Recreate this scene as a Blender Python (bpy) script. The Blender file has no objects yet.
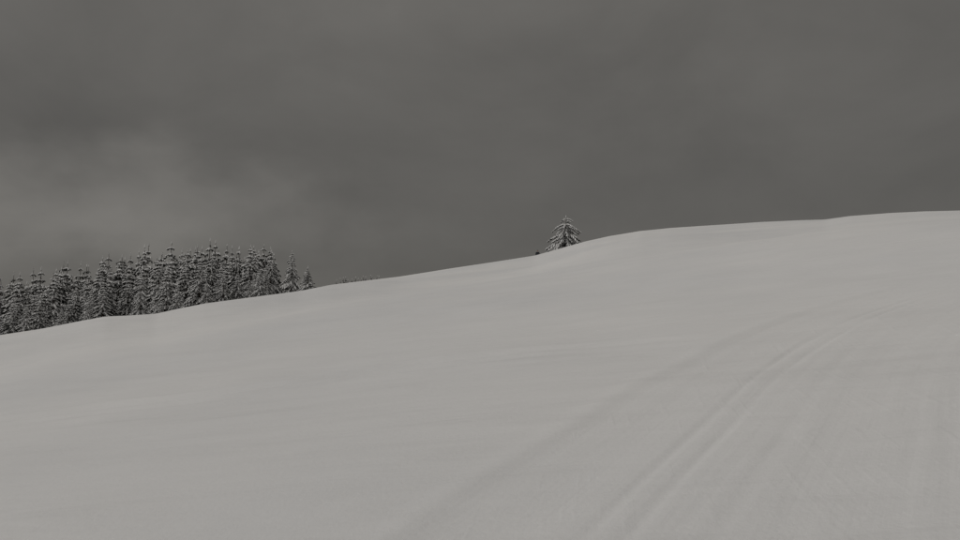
import bpy, math, random
import numpy as np
from mathutils import Vector
random.seed(7)
sc=bpy.context.scene
sc.view_settings.view_transform='Standard'; sc.view_settings.look='None'; sc.view_settings.exposure=0
# ---------------------------------------------------------------- camera
EYE=1.6; PITCH=math.radians(5.73); F=747.0
cam=bpy.data.cameras.new("camera"); co=bpy.data.objects.new("camera",cam); sc.collection.objects.link(co)
cam.sensor_width=36; cam.lens=28.0; cam.clip_end=6000; cam.clip_start=0.05
co.location=(0,0,EYE); co.rotation_euler=(math.pi/2+PITCH,0,0); sc.camera=co
def ray(u,v):
    a=(u-480)/F; b=(270-v)/F
    d=(a, math.cos(PITCH)-b*math.sin(PITCH), math.sin(PITCH)+b*math.cos(PITCH))
    h=math.hypot(d[0],d[1]); return math.atan2(d[0],d[1]), d[2]/h   # azimuth, tan(elev)
# ---------------------------------------------------------------- materials
def newmat(n):
    m=bpy.data.materials.new(n); m.use_nodes=True; nt=m.node_tree; return m,nt,nt.nodes["Principled BSDF"]
def simple(n,c,r=0.9,var=0.25,scale=3.0):
    m,nt,b=newmat(n); b.inputs['Roughness'].default_value=r
    b.inputs['Specular IOR Level'].default_value=0.15
    no=nt.nodes.new('ShaderNodeTexNoise'); no.inputs['Scale'].default_value=scale
    g=nt.nodes.new('ShaderNodeTexCoord'); nt.links.new(g.outputs['Object'],no.inputs['Vector'])
    cr=nt.nodes.new('ShaderNodeValToRGB')
    cr.color_ramp.elements[0].position=0.3; cr.color_ramp.elements[1].position=0.7
    cr.color_ramp.elements[0].color=tuple(x*(1-var) for x in c)+(1,)
    cr.color_ramp.elements[1].color=tuple(min(1,x*(1+var)) for x in c)+(1,)
    nt.links.new(no.outputs['Fac'],cr.inputs['Fac']); nt.links.new(cr.outputs['Color'],b.inputs['Base Color'])
    return m
M_needle=simple("spruce_needles",(0.036,0.038,0.034),0.8,0.4)
M_bark=simple("bark",(0.07,0.055,0.045),0.9,0.3,8)
M_tsnow=simple("branch_snow",(0.84,0.84,0.84),0.9,0.04)
# ground snow
M_snow,nt,b=newmat("snow_surface")
N=nt.nodes.new; Lk=nt.links.new
b.inputs['Roughness'].default_value=0.85; b.inputs['Specular IOR Level'].default_value=0.1
geo=N('ShaderNodeNewGeometry')
n1=N('ShaderNodeTexNoise'); n1.inputs['Scale'].default_value=0.10; n1.inputs['Detail'].default_value=5
Lk(geo.outputs['Position'],n1.inputs['Vector'])
cr=N('ShaderNodeValToRGB'); cr.color_ramp.elements[0].position=0.35; cr.color_ramp.elements[1].position=0.65
cr.color_ramp.elements[0].color=(0.765,0.765,0.770,1); cr.color_ramp.elements[1].color=(0.825,0.818,0.812,1)
Lk(n1.outputs['Fac'],cr.inputs['Fac']); Lk(cr.outputs['Color'],b.inputs['Base Color'])
at=N('ShaderNodeAttribute'); at.attribute_name='trail'   # (offset, arclength, mask)
sep=N('ShaderNodeSeparateXYZ'); Lk(at.outputs['Vector'],sep.inputs[0])
def mth(op,a,b_=None,c=None):
    q=N('ShaderNodeMath'); q.operation=op
    for k,v in enumerate((a,b_,c)):
        if v is None: continue
        if isinstance(v,(int,float)): q.inputs[k].default_value=v
        else: Lk(v,q.inputs[k])
    return q.outputs[0]
def trailnoise(rot,sc_,det=4):
    r_=N('ShaderNodeMapping'); r_.inputs['Rotation'].default_value=(0,0,rot); Lk(at.outputs['Vector'],r_.inputs['Vector'])
    s_=N('ShaderNodeMapping'); s_.inputs['Scale'].default_value=sc_; Lk(r_.outputs[0],s_.inputs['Vector'])
    q=N('ShaderNodeTexNoise'); q.inputs['Scale'].default_value=1; q.inputs['Detail'].default_value=det; Lk(s_.outputs[0],q.inputs['Vector']); return q.outputs['Fac']
str_=trailnoise(0,(5,0.2,0),5); sk1=trailnoise(0.42,(12,1.0,0),2); sk2=trailnoise(-0.42,(12,1.0,0),2)
def ridge(v): return mth('SMOOTH_MAX',mth('SUBTRACT',v,0.57),0.0,0.06)
tsum=mth('ADD',mth('MULTIPLY',str_,2.2),mth('MULTIPLY',mth('ADD',ridge(sk1),ridge(sk2)),-1.4))
tsum=mth('MULTIPLY',tsum,sep.outputs['Z'])
n3=N('ShaderNodeTexNoise'); n3.inputs['Scale'].default_value=22; n3.inputs['Detail'].default_value=6; n3.inputs['Roughness'].default_value=0.7
Lk(geo.outputs['Position'],n3.inputs['Vector'])
m3=mth('ADD',tsum,mth('MULTIPLY',n3.outputs['Fac'],0.9))
# wind crust: stretched, medium scale
mp4=N('ShaderNodeMapping'); mp4.inputs['Rotation'].default_value=(0,0,0.5); mp4.inputs['Scale'].default_value=(0.5,2.0,1.0); Lk(geo.outputs['Position'],mp4.inputs['Vector'])
n4=N('ShaderNodeTexNoise'); n4.inputs['Scale'].default_value=0.9; n4.inputs['Detail'].default_value=4; n4.inputs['Distortion'].default_value=.4; Lk(mp4.outputs[0],n4.inputs['Vector'])
hh=mth('MULTIPLY_ADD',n4.outputs['Fac'],11.0,m3)
n5=N('ShaderNodeTexNoise'); n5.inputs['Scale'].default_value=0.22; n5.inputs['Detail'].default_value=3; Lk(mp4.outputs[0],n5.inputs['Vector'])
hh=mth('MULTIPLY_ADD',n5.outputs['Fac'],44.0,hh)
bp=N('ShaderNodeBump'); bp.inputs['Strength'].default_value=0.5; bp.inputs['Distance'].default_value=0.012
Lk(hh,bp.inputs['Height']); Lk(bp.outputs['Normal'],b.inputs['Normal'])
# ---------------------------------------------------------------- terrain
crest=[(-260,362),(-160,352),(-80,343),(0,335),(40,329),(75,322),(105,316.5),(130,315.5),(155,314),(180,308.5),(205,303.5),(250,297.5),(300,291),(330,285),(350,282.5),
 (400,276.5),(450,268.5),(500,261),(535,255.5),(560,248.5),(585,241.5),(610,236),(640,231),(670,228),(700,226),(760,222),(800,220.2),(825,219.5),(850,216),
 (890,213),(925,211.3),(960,210.5),(1040,209),(1120,209),(1240,214)]
rr=[ray(u,v) for u,v in crest]; CA=np.array([x[0] for x in rr]); CK=np.array([x[1] for x in rr])
A_,B_=0.135,0.130
def sstep(a,b,x):
    t=np.clip((x-a)/(b-a),0,1); return t*t*(3-2*t)
rs=np.random.RandomState(3)
def sines(n,lmin,lmax):
    out=[]
    for i in range(n):
        lam=lmin*(lmax/lmin)**rs.rand(); th=rs.rand()*2*math.pi
        out.append((2*math.pi/lam*math.cos(th),2*math.pi/lam*math.sin(th),rs.rand()*6.28,lam))
    return out
S1=sines(12,14,45); S2=sines(22,1.6,6)
def ssum(S,x,y,p=1.0):
    o=0
    for kx,ky,ph,lam in S: o=o+np.sin(kx*x+ky*y+ph)*lam**p
    return o
def Dist(ph): return np.interp(ph,[-1.2,-0.6,-0.3,0,0.3,0.6,1.2],[80,84,92,104,112,112,105])
PH=np.linspace(-0.86,0.86,700); DEL=np.zeros_like(PH)
def base(x,y):
    r=np.hypot(x,y)+1e-6; ph=np.arctan2(x,y)
    wave=0.0027*ssum(S1,x,y)*sstep(4,26,r)+0.0007*ssum(S2,x,y)*sstep(2,9,r)*(1-.5*sstep(40,90,r))
    D=Dist(ph); q=8.0
    soft=np.logaddexp(0,(r-D)/q)*q
    front=A_*x+B_*y
    z=front+wave
    d=np.interp(ph,PH,DEL)
    d=np.where(ph<PH[0],DEL[0]*np.clip(1-(PH[0]-ph)/0.6,0,1),np.where(ph>PH[-1],DEL[-1]*np.clip(1-(ph-PH[-1])/0.6,0,1),d))
    z=z+sstep(14,80,r)*d*r
    z=z-0.20*soft
    # far plain below the hill
    far=-28+0.004*ssum(S1,x*0.1,y*0.1)
    m=sstep(170,420,r)
    return z*(1-m)+far*m
RT=np.linspace(40,150,160)
for it in range(5):
    X=np.sin(PH)[:,None]*RT[None]; Y=np.cos(PH)[:,None]*RT[None]
    K=(base(X,Y)-EYE)/RT[None]
    err=np.interp(PH,CA,CK)-K.max(axis=1)
    ker=np.hanning(9); ker/=ker.sum()
    err=np.convolve(np.pad(err,4,mode='edge'),ker,mode='valid')
    DEL=DEL+err
def catmull(P,n=10):
    P=[np.array(p,float) for p in P]; P=[2*P[0]-P[1]]+P+[2*P[-1]-P[-2]]; out=[]
    for i in range(1,len(P)-2):
        for j in range(n):
            t=j/n; p0,p1,p2,p3=P[i-1:i+3]
            out.append(0.5*((2*p1)+(-p0+p2)*t+(2*p0-5*p1+4*p2-p3)*t*t+(-p0+3*p1-3*p2+p3)*t**3))
    out.append(P[-2]); return np.array(out)
TR=catmull([(-11,-14),(-6.2,-5.2),(-3.3,-0.4),(-0.46,4.29),(0.6,5.95),(2.62,8.9),(4.75,11.2),(6.4,12.45),(8.3,13.1),(11.5,13.2),(16,12.2),(24,9),(34,3)],8)
T2=catmull([(-30,13.5),(-16,12),(-7.2,11.2),(-4.0,10.85),(-1.93,11.05),(0,11.05),(1.72,10.7),(2.9,10.1)],6)
def sdist(x,y,C):
    best=np.full(x.shape,1e9); sg=np.zeros_like(x); al=np.zeros_like(x); s0=0
    for i in range(len(C)-1):
        ax,ay=C[i]; dx,dy=C[i+1]-C[i]; L=math.hypot(dx,dy)
        t=np.clip(((x-ax)*dx+(y-ay)*dy)/(L*L),0,1)
        ex=x-ax-t*dx; ey=y-ay-t*dy; d=np.hypot(ex,ey)
        m=d<best; cr_=(ex*dy-ey*dx)
        sg=np.where(m,np.sign(cr_),sg); al=np.where(m,s0+t*L,al); best=np.where(m,d,best); s0+=L
    return best*np.where(sg==0,1,sg),al
def G(d,c,w): return np.exp(-((d-c)/w)**2)
def terrain(x,y,extra=False):
    z=base(x,y); r=np.hypot(x,y)
    tv=np.zeros(x.shape+(3,))
    m=r<45
    xs,ys=x[m],y[m]
    d,s=sdist(xs,ys,TR)
    wob=0.03*np.sin(s*0.9)+0.02*np.sin(s*2.3+1)
    dd=d+wob
    inside=sstep(-0.12,0.16,dd)*(1-sstep(4.3,4.8,dd))
    h=-0.010*inside+0.009*G(dd,-0.14,0.13)+0.012*G(dd,4.75,0.25)
    dep=0.0085+0.0025*np.sin(s*1.7)+0.0015*np.sin(s*4.1)
    for c,w,k in ((0.98,0.05,1),(1.20,0.05,.9),(1.62,0.06,.4),(2.42,0.06,.35),(2.64,0.06,.3)):
        h=h-dep*k*G(d,c,w)
    h=h-0.006*G(dd,0.55,0.2)-0.007*G(d,2.0,0.25)-0.006*G(d,3.3,0.3)
    d2,s2=sdist(xs,ys,T2)
    out=1-sstep(-0.9,-0.05,d)
    w2=0.07*np.sin(s2*1.1)+0.04*np.sin(s2*2.9)
    L2=s2.max()
    fade=out*(0.75+0.25*np.sin(s2*0.5))*sstep(1.0,4,s2)*(1-.8*sstep(L2-4,L2-.3,s2))
    h=h+fade*(0.055*G(d2+w2,-0.40,0.20)-0.03*G(d2+w2,-0.05,0.14)+0.034*G(d2,0.2,0.13)-0.022*G(d2+w2*.7,0.42,0.14)+0.03*G(d2,0.72,0.2))
    z[m]+=h
    tv[m,0]=d; tv[m,1]=s; tv[m,2]=inside
    return (z,tv) if extra else z
def zat(x,y): return float(base(np.array([x]),np.array([y]))[0])
# polar sheet
rad=[0.4]
while rad[-1]<2400:
    r=rad[-1]
    k=0.06 if r<2.4 else 0.0042 if r<15 else 0.009 if r<60 else 0.010 if r<135 else 0.06
    rad.append(r*(1+k))
rad=np.array(rad)
ang=np.concatenate([np.linspace(-math.pi,-0.78,60,endpoint=False),np.linspace(-0.78,0.78,960,endpoint=False),np.linspace(0.78,math.pi,60,endpoint=False)])
nA,nR=len(ang),len(rad)
AA,RR=np.meshgrid(ang,rad); X=(np.sin(AA)*RR); Y=(np.cos(AA)*RR)
Z,TV=terrain(X.ravel(),Y.ravel(),True)
co_=np.stack([X.ravel(),Y.ravel(),Z],1); co_=np.vstack([co_,[[0,0,float(np.mean(Z[:nA]))]]])
TV=np.vstack([TV,TV[:1]])
i=np.arange(nR-1)[:,None]*nA; j=np.arange(nA)[None]; j2=(j+1)%nA
quads=np.stack([i+j,i+j2,i+nA+j2,i+nA+j],-1).reshape(-1,4)[:, ::-1]
jj=np.arange(nA); tris=np.stack([np.full(nA,nR*nA),(jj+1)%nA,jj],1)
me=bpy.data.meshes.new("snow_hill")
nl=quads.size+tris.size; nf=len(quads)+len(tris)
me.vertices.add(len(co_)); me.vertices.foreach_set('co',co_.astype(np.float32).ravel())
me.loops.add(nl); me.loops.foreach_set('vertex_index',np.concatenate([quads.ravel(),tris.ravel()]).astype(np.int32))
me.polygons.add(nf)
ls=np.concatenate([np.arange(len(quads))*4,quads.size+np.arange(len(tris))*3]).astype(np.int32)
me.polygons.foreach_set('loop_start',ls)
me.update(calc_edges=True); me.validate()
me.polygons.foreach_set('use_smooth',np.ones(len(me.polygons),bool))
a=me.attributes.new('trail','FLOAT_VECTOR','POINT'); a.data.foreach_set('vector',TV.astype(np.float32).ravel())
me.materials.append(M_snow)
g=bpy.data.objects.new("snow_hill",me); sc.collection.objects.link(g)
# ---------------------------------------------------------------- trees
def tree_mesh(name,seed,H,R0,snow=0.6,dens=34,pw=0.85,nb=(7,9),low=0.05,size=1.0,hang=1.0,bs=1.0,un=1.0):
    rnd=random.Random(seed); V=[];Fc=[];Mi=[]
    def tri(a,b_,c,m):
        n=len(V); V.extend([a,b_,c]); Fc.append((n,n+1,n+2)); Mi.append(m)
    def blob(c,rx,rz,th):
        n=len(V); cs,sn=math.cos(th),math.sin(th); ry=rx*rnd.uniform(.5,.8)
        for k in range(6):
            t=k/6*2*math.pi; q=rnd.uniform(.75,1.2)
            x=rx*q*math.cos(t); y=ry*q*math.sin(t)
            V.append((c[0]+x*cs-y*sn,c[1]+x*sn+y*cs,c[2]-rz*rnd.uniform(.3,.9)))
        V.append((c[0],c[1],c[2]+rz)); 
        for k in range(6): Fc.append((n+k,n+(k+1)%6,n+6)); Mi.append(1)
    # trunk
    rb=0.014*H+0.03; n=len(V); lean=(rnd.uniform(-.01,.01)*H,rnd.uniform(-.01,.01)*H)
    rows=8
    for k in range(rows+1):
        f=k/rows; r=rb*(1-f)+0.01
        for s in range(8):
            t=s/8*2*math.pi; V.append((r*math.cos(t)+lean[0]*f,r*math.sin(t)+lean[1]*f,f*H*0.985-0.3*(k==0)))
    for k in range(rows):
        for s in range(8):
            Fc.append((n+k*8+s,n+k*8+(s+1)%8,n+(k+1)*8+(s+1)%8,n+(k+1)*8+s)); Mi.append(2)
    lobes=[rnd.uniform(0,6.28) for _ in range(4)]
    for lv in range(dens):
        f=low+(0.975-low)*(lv+rnd.uniform(-.3,.3))/dens
        f=min(max(f,low),0.975)
        nn=rnd.randint(*nb); off=rnd.uniform(0,6.28)
        if f>0.85: nn=max(4,nn-3)
        tierw=1+0.14*math.sin(lv*1.9+lobes[0])
        for bi in range(nn):
            th=off+bi/nn*6.28+rnd.uniform(-.3,.3)
            uneven=1+un*(0.16*math.sin(th+lobes[1]+f*3)+0.1*math.sin(2*th+lobes[2]-f*5))
            L=R0*(1-f)**pw*rnd.uniform(.62,1.12)*tierw*uneven+0.02*size
            if rnd.random()<0.06: continue
            if f<0.12: L*=0.8
            c,s_=math.cos(th),math.sin(th); px,py=-s_,c
            up=rnd.uniform(-0.1,0.1)+0.2*max(0,f-.75); dr=rnd.uniform(.45,.8)
            bx,by=lean[0]*f,lean[1]*f; bz=f*H
            ns=max(2,min(7,int(L/(0.32*size))+2))
            P=[]
            for k in range(ns+1):
                q=k/ns; P.append((bx+c*L*q,by+s_*L*q,bz+up*L*q-dr*L*q*q*(1-.4*f)))
            cov=snow*rnd.uniform(.5,1.4)
            tz=size*(1-.55*f)      # finer pieces near the tip
            for k in range(ns):
                a0,a1=P[k],P[k+1]; q=(k+.5)/ns
                wd=(0.26*L*(1-q)+0.13*tz)*rnd.uniform(.8,1.2)
                if k>0 or L<0.6:
                    for sd in(-1,1):
                        dz=-wd*rnd.uniform(.4,1.0)
                        tip=(a1[0]+px*sd*wd+c*wd*.3,a1[1]+py*sd*wd+s_*wd*.3,a1[2]+dz)
                        tri(a0,a1,tip,0)
                        if rnd.random()<cov:
                            e=0.035*size; w2=rnd.uniform(.7,1.05)
                            t2=(a1[0]+(tip[0]-a1[0])*w2+c*.04,a1[1]+(tip[1]-a1[1])*w2+s_*.04,a1[2]+(tip[2]-a1[2])*w2+e)
                            tri((a0[0],a0[1],a0[2]+e),(a1[0]+c*.05,a1[1]+s_*.05,a1[2]+e),t2,1)
                    hz=rnd.uniform(.15,.34)*tz*hang
                    tri(a0,a1,((a0[0]+a1[0])/2+rnd.uniform(-.1,.1)*size,(a0[1]+a1[1])/2+rnd.uniform(-.1,.1)*size,min(a0[2],a1[2])-hz),0)
                if q>0.15 and rnd.random()<cov:
                    rx=rnd.uniform(.12,.22)*tz*(1.15-.4*q)*bs
                    blob(((a0[0]+a1[0])/2,(a0[1]+a1[1])/2,(a0[2]+a1[2])/2+0.03*size),rx,rx*rnd.uniform(.6,1.0),th)
    blob((lean[0],lean[1],H*0.985),0.05*size,0.16*size,0)
    m=bpy.data.meshes.new(name); m.from_pydata(V,[],Fc)
    for mt in(M_needle,M_tsnow,M_bark): m.materials.append(mt)
    m.polygons.foreach_set('material_index',Mi); m.update(); return m
# 9 m spruces, heavily snowed
var=[tree_mesh("spruce_crown",10+k,9.0,[2.9,2.4,3.2,2.6,2.3,3.0][k],[.65,1.1,.5,1.3,.75,.95][k],22,[.85,.95,.8,.9,1.0,.85][k],(6,8),.05,1.25,.95,1.15) for k in range(6)]
forest=bpy.data.objects.new("distant_spruce_forest",None); sc.collection.objects.link(forest)
tops=[(-200,288),(-60,276),(0,269),(20,266),(45,261),(70,260),(95,255),(120,249),(150,241),(175,240),(205,237),(235,237),(255,240),(270,246),(283,254)]
tr_=[ray(u,v) for u,v in tops]; TA=[t[0] for t in tr_]; TK=[t[1] for t in tr_]
R=random.Random(21); cnt=0
def place(az,r,H,mesh,name,parent=None,sx=1.0,rot=None,ref=9.0):
    o=bpy.data.objects.new(name,mesh); sc.collection.objects.link(o)
    x,y=r*math.sin(az),r*math.cos(az)
    s=H/ref; o.location=(x,y,zat(x,y)-0.15); o.scale=(s**.8*sx,s**.8*sx,s)
    o.rotation_euler=(0,0,R.uniform(0,6.28) if rot is None else rot)
    if parent: o.parent=parent
    return o
az0=ray(-150,300)[0]; az1=ray(274,300)[0]
for row,(r0,drop0,drop1,n) in enumerate([(97,20,48,26),(104,12,40,32),(112,5,32,36),(121,2,26,40),(131,0,22,44),(142,0,16,40),(154,0,14,34)]):
    for k in range(n):
        az=az0+(az1-az0)*(k+R.uniform(-.2,1.2))/n
        r=r0+R.uniform(-4,4)
        if az>az1-0.02 and row==0 and R.random()<.4: continue
        drop=R.uniform(drop0,drop1)/F
        x,y=r*math.sin(az),r*math.cos(az)
        kt=float(np.interp(az,TA,TK))-drop
        H=EYE+kt*r-zat(x,y)+.15
        H=min(max(H,3.0),24)
        vs_=R.choice([1,3,5,3,1,4] if row==0 else [0,1,2,3,4,5] if row<3 else [0,2,4,0,2,5])
        place(az,r,H,var[vs_],"spruce",forest,R.uniform(.85,1.2)); cnt+=1
def top_at(u,v,r):
    az,k=ray(u,v); x,y=r*math.sin(az),r*math.cos(az); return az,EYE+k*r-zat(x,y)+.15
az,H=top_at(292,250,101); place(az,101,H,var[3],"snowy_spruce_tree",sx=1.0); print("edge tree",H)
az,H=top_at(308,266,99); place(az,99,H,var[1],"snowy_spruce_tree",sx=1.5)
az,H=top_at(271,249,106); place(az,106,H,var[5],"snowy_spruce_tree",sx=.8)
# far tree line peeking over the crest
far=bpy.data.objects.new("distant_tree_row",None); sc.collection.objects.link(far)
dk=tree_mesh("far_spruce_crown",40,9.0,2.4,.15,20,.9,(6,8),.05,1.3,1.4,.8)
for u in np.arange(337,380,3.0):
    az,k=ray(u+R.uniform(-1,1),278.3-(u-337)*0.10+R.uniform(-1.2,2.2)); r=R.uniform(135,145)
    x,y=r*math.sin(az),r*math.cos(az); H=EYE+k*r-zat(x,y)+.15
    place(az,r,H,dk,"spruce",far,1.25)
# lone tree
r=109; az,H=top_at(565.5,215.5,r); print("lone tree H",H)
lm=tree_mesh("lone_tree_crown",91,H,3.9,1.5,15,0.5,(7,9),0.08,1.2,.6,1.35,.5)
place(az,r,H,lm,"lone_snowy_fir_tree",rot=2.2,ref=H)
# ---------------------------------------------------------------- skier (standing just over the crest)
M_jac=simple("dark_jacket",(0.03,0.032,0.04),0.8,.15,6); M_skin=simple("skin",(0.45,0.30,0.23),0.6,.05,6); M_pole=simple("pole_metal",(0.08,0.08,0.085),0.4,.1,6)
def skin(name,verts,edges,rads,mat,parent):
    m=bpy.data.meshes.new(name); m.from_pydata(verts,edges,[]); o=bpy.data.objects.new(name,m); sc.collection.objects.link(o)
    md=o.modifiers.new('s','SKIN')
    sv=m.skin_vertices[0].data if m.skin_vertices else None
    if sv is None:
        bpy.context.view_layer.objects.active=o; bpy.ops.mesh.customdata_skin_add(); sv=m.skin_vertices[0].data
    for k,rd in enumerate(rads): sv[k].radius=(rd,rd) if not isinstance(rd,tuple) else rd
    sv[0].use_root=True
    s=o.modifiers.new('sub','SUBSURF'); s.levels=1; s.render_levels=2
    m.materials.append(mat); o.parent=parent; return o
sk=bpy.data.objects.new("skier",None); sc.collection.objects.link(sk)
bv=[(0,0,.95),(0,.02,1.15),(0,.03,1.38),(0,.04,1.50),(.19,.03,1.42),(.27,.12,1.18),(.25,.34,1.05),(-.19,.03,1.42),(-.27,.12,1.18),(-.25,.34,1.05),
 (.10,0,.90),(.12,.06,.50),(.12,-.02,.10),(.12,.12,.05),(-.10,0,.90),(-.12,.10,.50),(-.12,.02,.10),(-.12,.16,.05)]
be=[(0,1),(1,2),(2,3),(2,4),(4,5),(5,6),(2,7),(7,8),(8,9),(0,10),(10,11),(11,12),(12,13),(0,14),(14,15),(15,16),(16,17)]
br=[.15,.15,.17,.07,.085,.062,.045,.085,.062,.045,.10,.075,.055,.045,.10,.075,.055,.045]
skin("body",bv,be,br,M_jac,sk)
skin("head",[(0,.05,1.56),(0,.055,1.64),(0,.06,1.70)],[(0,1),(1,2)],[.075,.095,.085],M_skin,sk)
skin("wool_hat",[(0,.045,1.67),(0,.045,1.74),(0,.045,1.78)],[(0,1),(1,2)],[.108,.095,.04],M_jac,sk)
for sd in(-1,1):
    hx=.25*sd
    for fi,(dx,dy,dz) in enumerate([(.03,.045,-.02),(.012,.055,-.03),(-.008,.055,-.035),(-.026,.045,-.03)]):
        skin("finger",[(hx+dx*.5,.34,1.05),(hx+dx,.34+dy,1.05+dz),(hx+dx,.34+dy-.01,1.05+dz-.035)],[(0,1),(1,2)],[.014,.012,.009],M_jac,sk)
    skin("thumb",[(hx,.34,1.05),(hx-sd*.035,.365,1.04),(hx-sd*.03,.39,1.02)],[(0,1),(1,2)],[.014,.012,.01],M_jac,sk)
    skin("ski_pole",[(hx,.39,1.10),(hx+.02*sd,.2,.5),(hx+.03*sd,.0,.0)],[(0,1),(1,2)],[.014,.01,.008],M_pole,sk)
    skin("ski",[(.12*sd,-.75,.02),(.12*sd,.8,.02),(.12*sd,.98,.10)],[(0,1),(1,2)],[(.03,.012)]*3,M_pole,sk)
az,kk=ray(537.5,248.3)
for r in np.arange(100,150,.25):
    x,y=r*math.sin(az),r*math.cos(az)
    if zat(x,y)+1.80<=EYE+kk*r and r>104: break
print("skier r",r)
sk.location=(x,y,zat(x,y)); sk.rotation_euler=(0,0,-.3)
# ---------------------------------------------------------------- light
SE=math.radians(44); SAZ=math.radians(-105)   # azimuth measured from +Y toward +X
sun=bpy.data.lights.new("sun",'SUN'); sun.energy=1.15; sun.angle=math.radians(32); sun.color=(1,.975,.94)
so=bpy.data.objects.new("sun",sun); sc.collection.objects.link(so)
dv=Vector((math.sin(SAZ)*math.cos(SE),math.cos(SAZ)*math.cos(SE),math.sin(SE)))
so.rotation_euler=dv.to_track_quat('Z','Y').to_euler(); so.location=dv*50+Vector((0,0,20))
w=bpy.data.worlds.new("World"); sc.world=w; w.use_nodes=True; nt=w.node_tree; nt.nodes.clear(); N=nt.nodes.new; Lk=nt.links.new
out=N('ShaderNodeOutputWorld'); sky=N('ShaderNodeTexSky'); sky.sky_type='NISHITA'; sky.sun_disc=False
sky.sun_elevation=SE; sky.sun_rotation=SAZ; sky.dust_density=3
b1=N('ShaderNodeBackground'); b1.inputs['Strength'].default_value=0.05; Lk(sky.outputs[0],b1.inputs[0])
tc=N('ShaderNodeTexCoord'); mp=N('ShaderNodeMapping'); mp.inputs['Scale'].default_value=(1,1,1.8); Lk(tc.outputs['Generated'],mp.inputs[0])
n=N('ShaderNodeTexNoise'); n.inputs['Scale'].default_value=3.6; n.inputs['Detail'].default_value=7; n.inputs['Roughness'].default_value=.55; n.inputs['Distortion'].default_value=.25; Lk(mp.outputs[0],n.inputs[0])
sp=N('ShaderNodeSeparateXYZ'); Lk(tc.outputs['Generated'],sp.inputs[0])
er=N('ShaderNodeValToRGB'); e=er.color_ramp; e.interpolation='B_SPLINE'
e.elements[0].position=0; e.elements[0].color=(.12,)*3+(1,)
e.elements[1].position=1; e.elements[1].color=(.18,)*3+(1,)
for p,c in((.10,.113),(.2,.106),(.3,.113),(.42,.122)):
    q=e.elements.new(p); q.color=(c,c,c,1)
Lk(sp.outputs['Z'],er.inputs['Fac'])
# lighter thin patch of cloud low on the left
wn=N('ShaderNodeTexNoise'); wn.inputs['Scale'].default_value=6; wn.inputs['Detail'].default_value=5; Lk(mp.outputs[0],wn.inputs[0])
wv=N('ShaderNodeVectorMath'); wv.operation='MULTIPLY_ADD'; Lk(wn.outputs['Color'],wv.inputs[0]); wv.inputs[1].default_value=(.4,.4,.16); Lk(tc.outputs['Generated'],wv.inputs[2])
vd=N('ShaderNodeVectorMath'); vd.operation='SUBTRACT'; Lk(wv.outputs[0],vd.inputs[0])
pa,pk=ray(85,208); vv=Vector((math.sin(pa),math.cos(pa),pk)).normalized()+Vector((.2,.2,.08)); vd.inputs[1].default_value=vv
vs=N('ShaderNodeVectorMath'); vs.operation='MULTIPLY'; Lk(vd.outputs[0],vs.inputs[0]); vs.inputs[1].default_value=(2.9,2.9,11)
vl=N('ShaderNodeVectorMath'); vl.operation='LENGTH'; Lk(vs.outputs[0],vl.inputs[0])
pm=N('ShaderNodeMapRange'); pm.interpolation_type='SMOOTHSTEP'; pm.inputs[1].default_value=1.2; pm.inputs[2].default_value=0.0; pm.inputs[3].default_value=0; pm.inputs[4].default_value=.072
Lk(vl.outputs['Value'],pm.inputs[0])
nr=N('ShaderNodeMapRange'); nr.inputs[1].default_value=.3; nr.inputs[2].default_value=.7; nr.inputs[3].default_value=.88; nr.inputs[4].default_value=1.12; Lk(n.outputs['Fac'],nr.inputs[0])
ad=N('ShaderNodeMath'); ad.operation='ADD'; Lk(er.outputs['Color'],ad.inputs[0]); Lk(pm.outputs[0],ad.inputs[1])
mu=N('ShaderNodeMath'); mu.operation='MULTIPLY'; Lk(ad.outputs[0],mu.inputs[0]); Lk(nr.outputs[0],mu.inputs[1])
cc=N('ShaderNodeCombineColor'); 
for k,f in enumerate((1.03,.985,.91)):
    q=N('ShaderNodeMath'); q.operation='MULTIPLY'; q.inputs[1].default_value=f; Lk(mu.outputs[0],q.inputs[0]); Lk(q.outputs[0],cc.inputs[k])
b2=N('ShaderNodeBackground'); b2.inputs['Strength'].default_value=1; Lk(cc.outputs[0],b2.inputs[0])
mx=N('ShaderNodeMixShader'); mx.inputs[0].default_value=.97; Lk(b1.outputs[0],mx.inputs[1]); Lk(b2.outputs[0],mx.inputs[2]); Lk(mx.outputs[0],out.inputs[0])
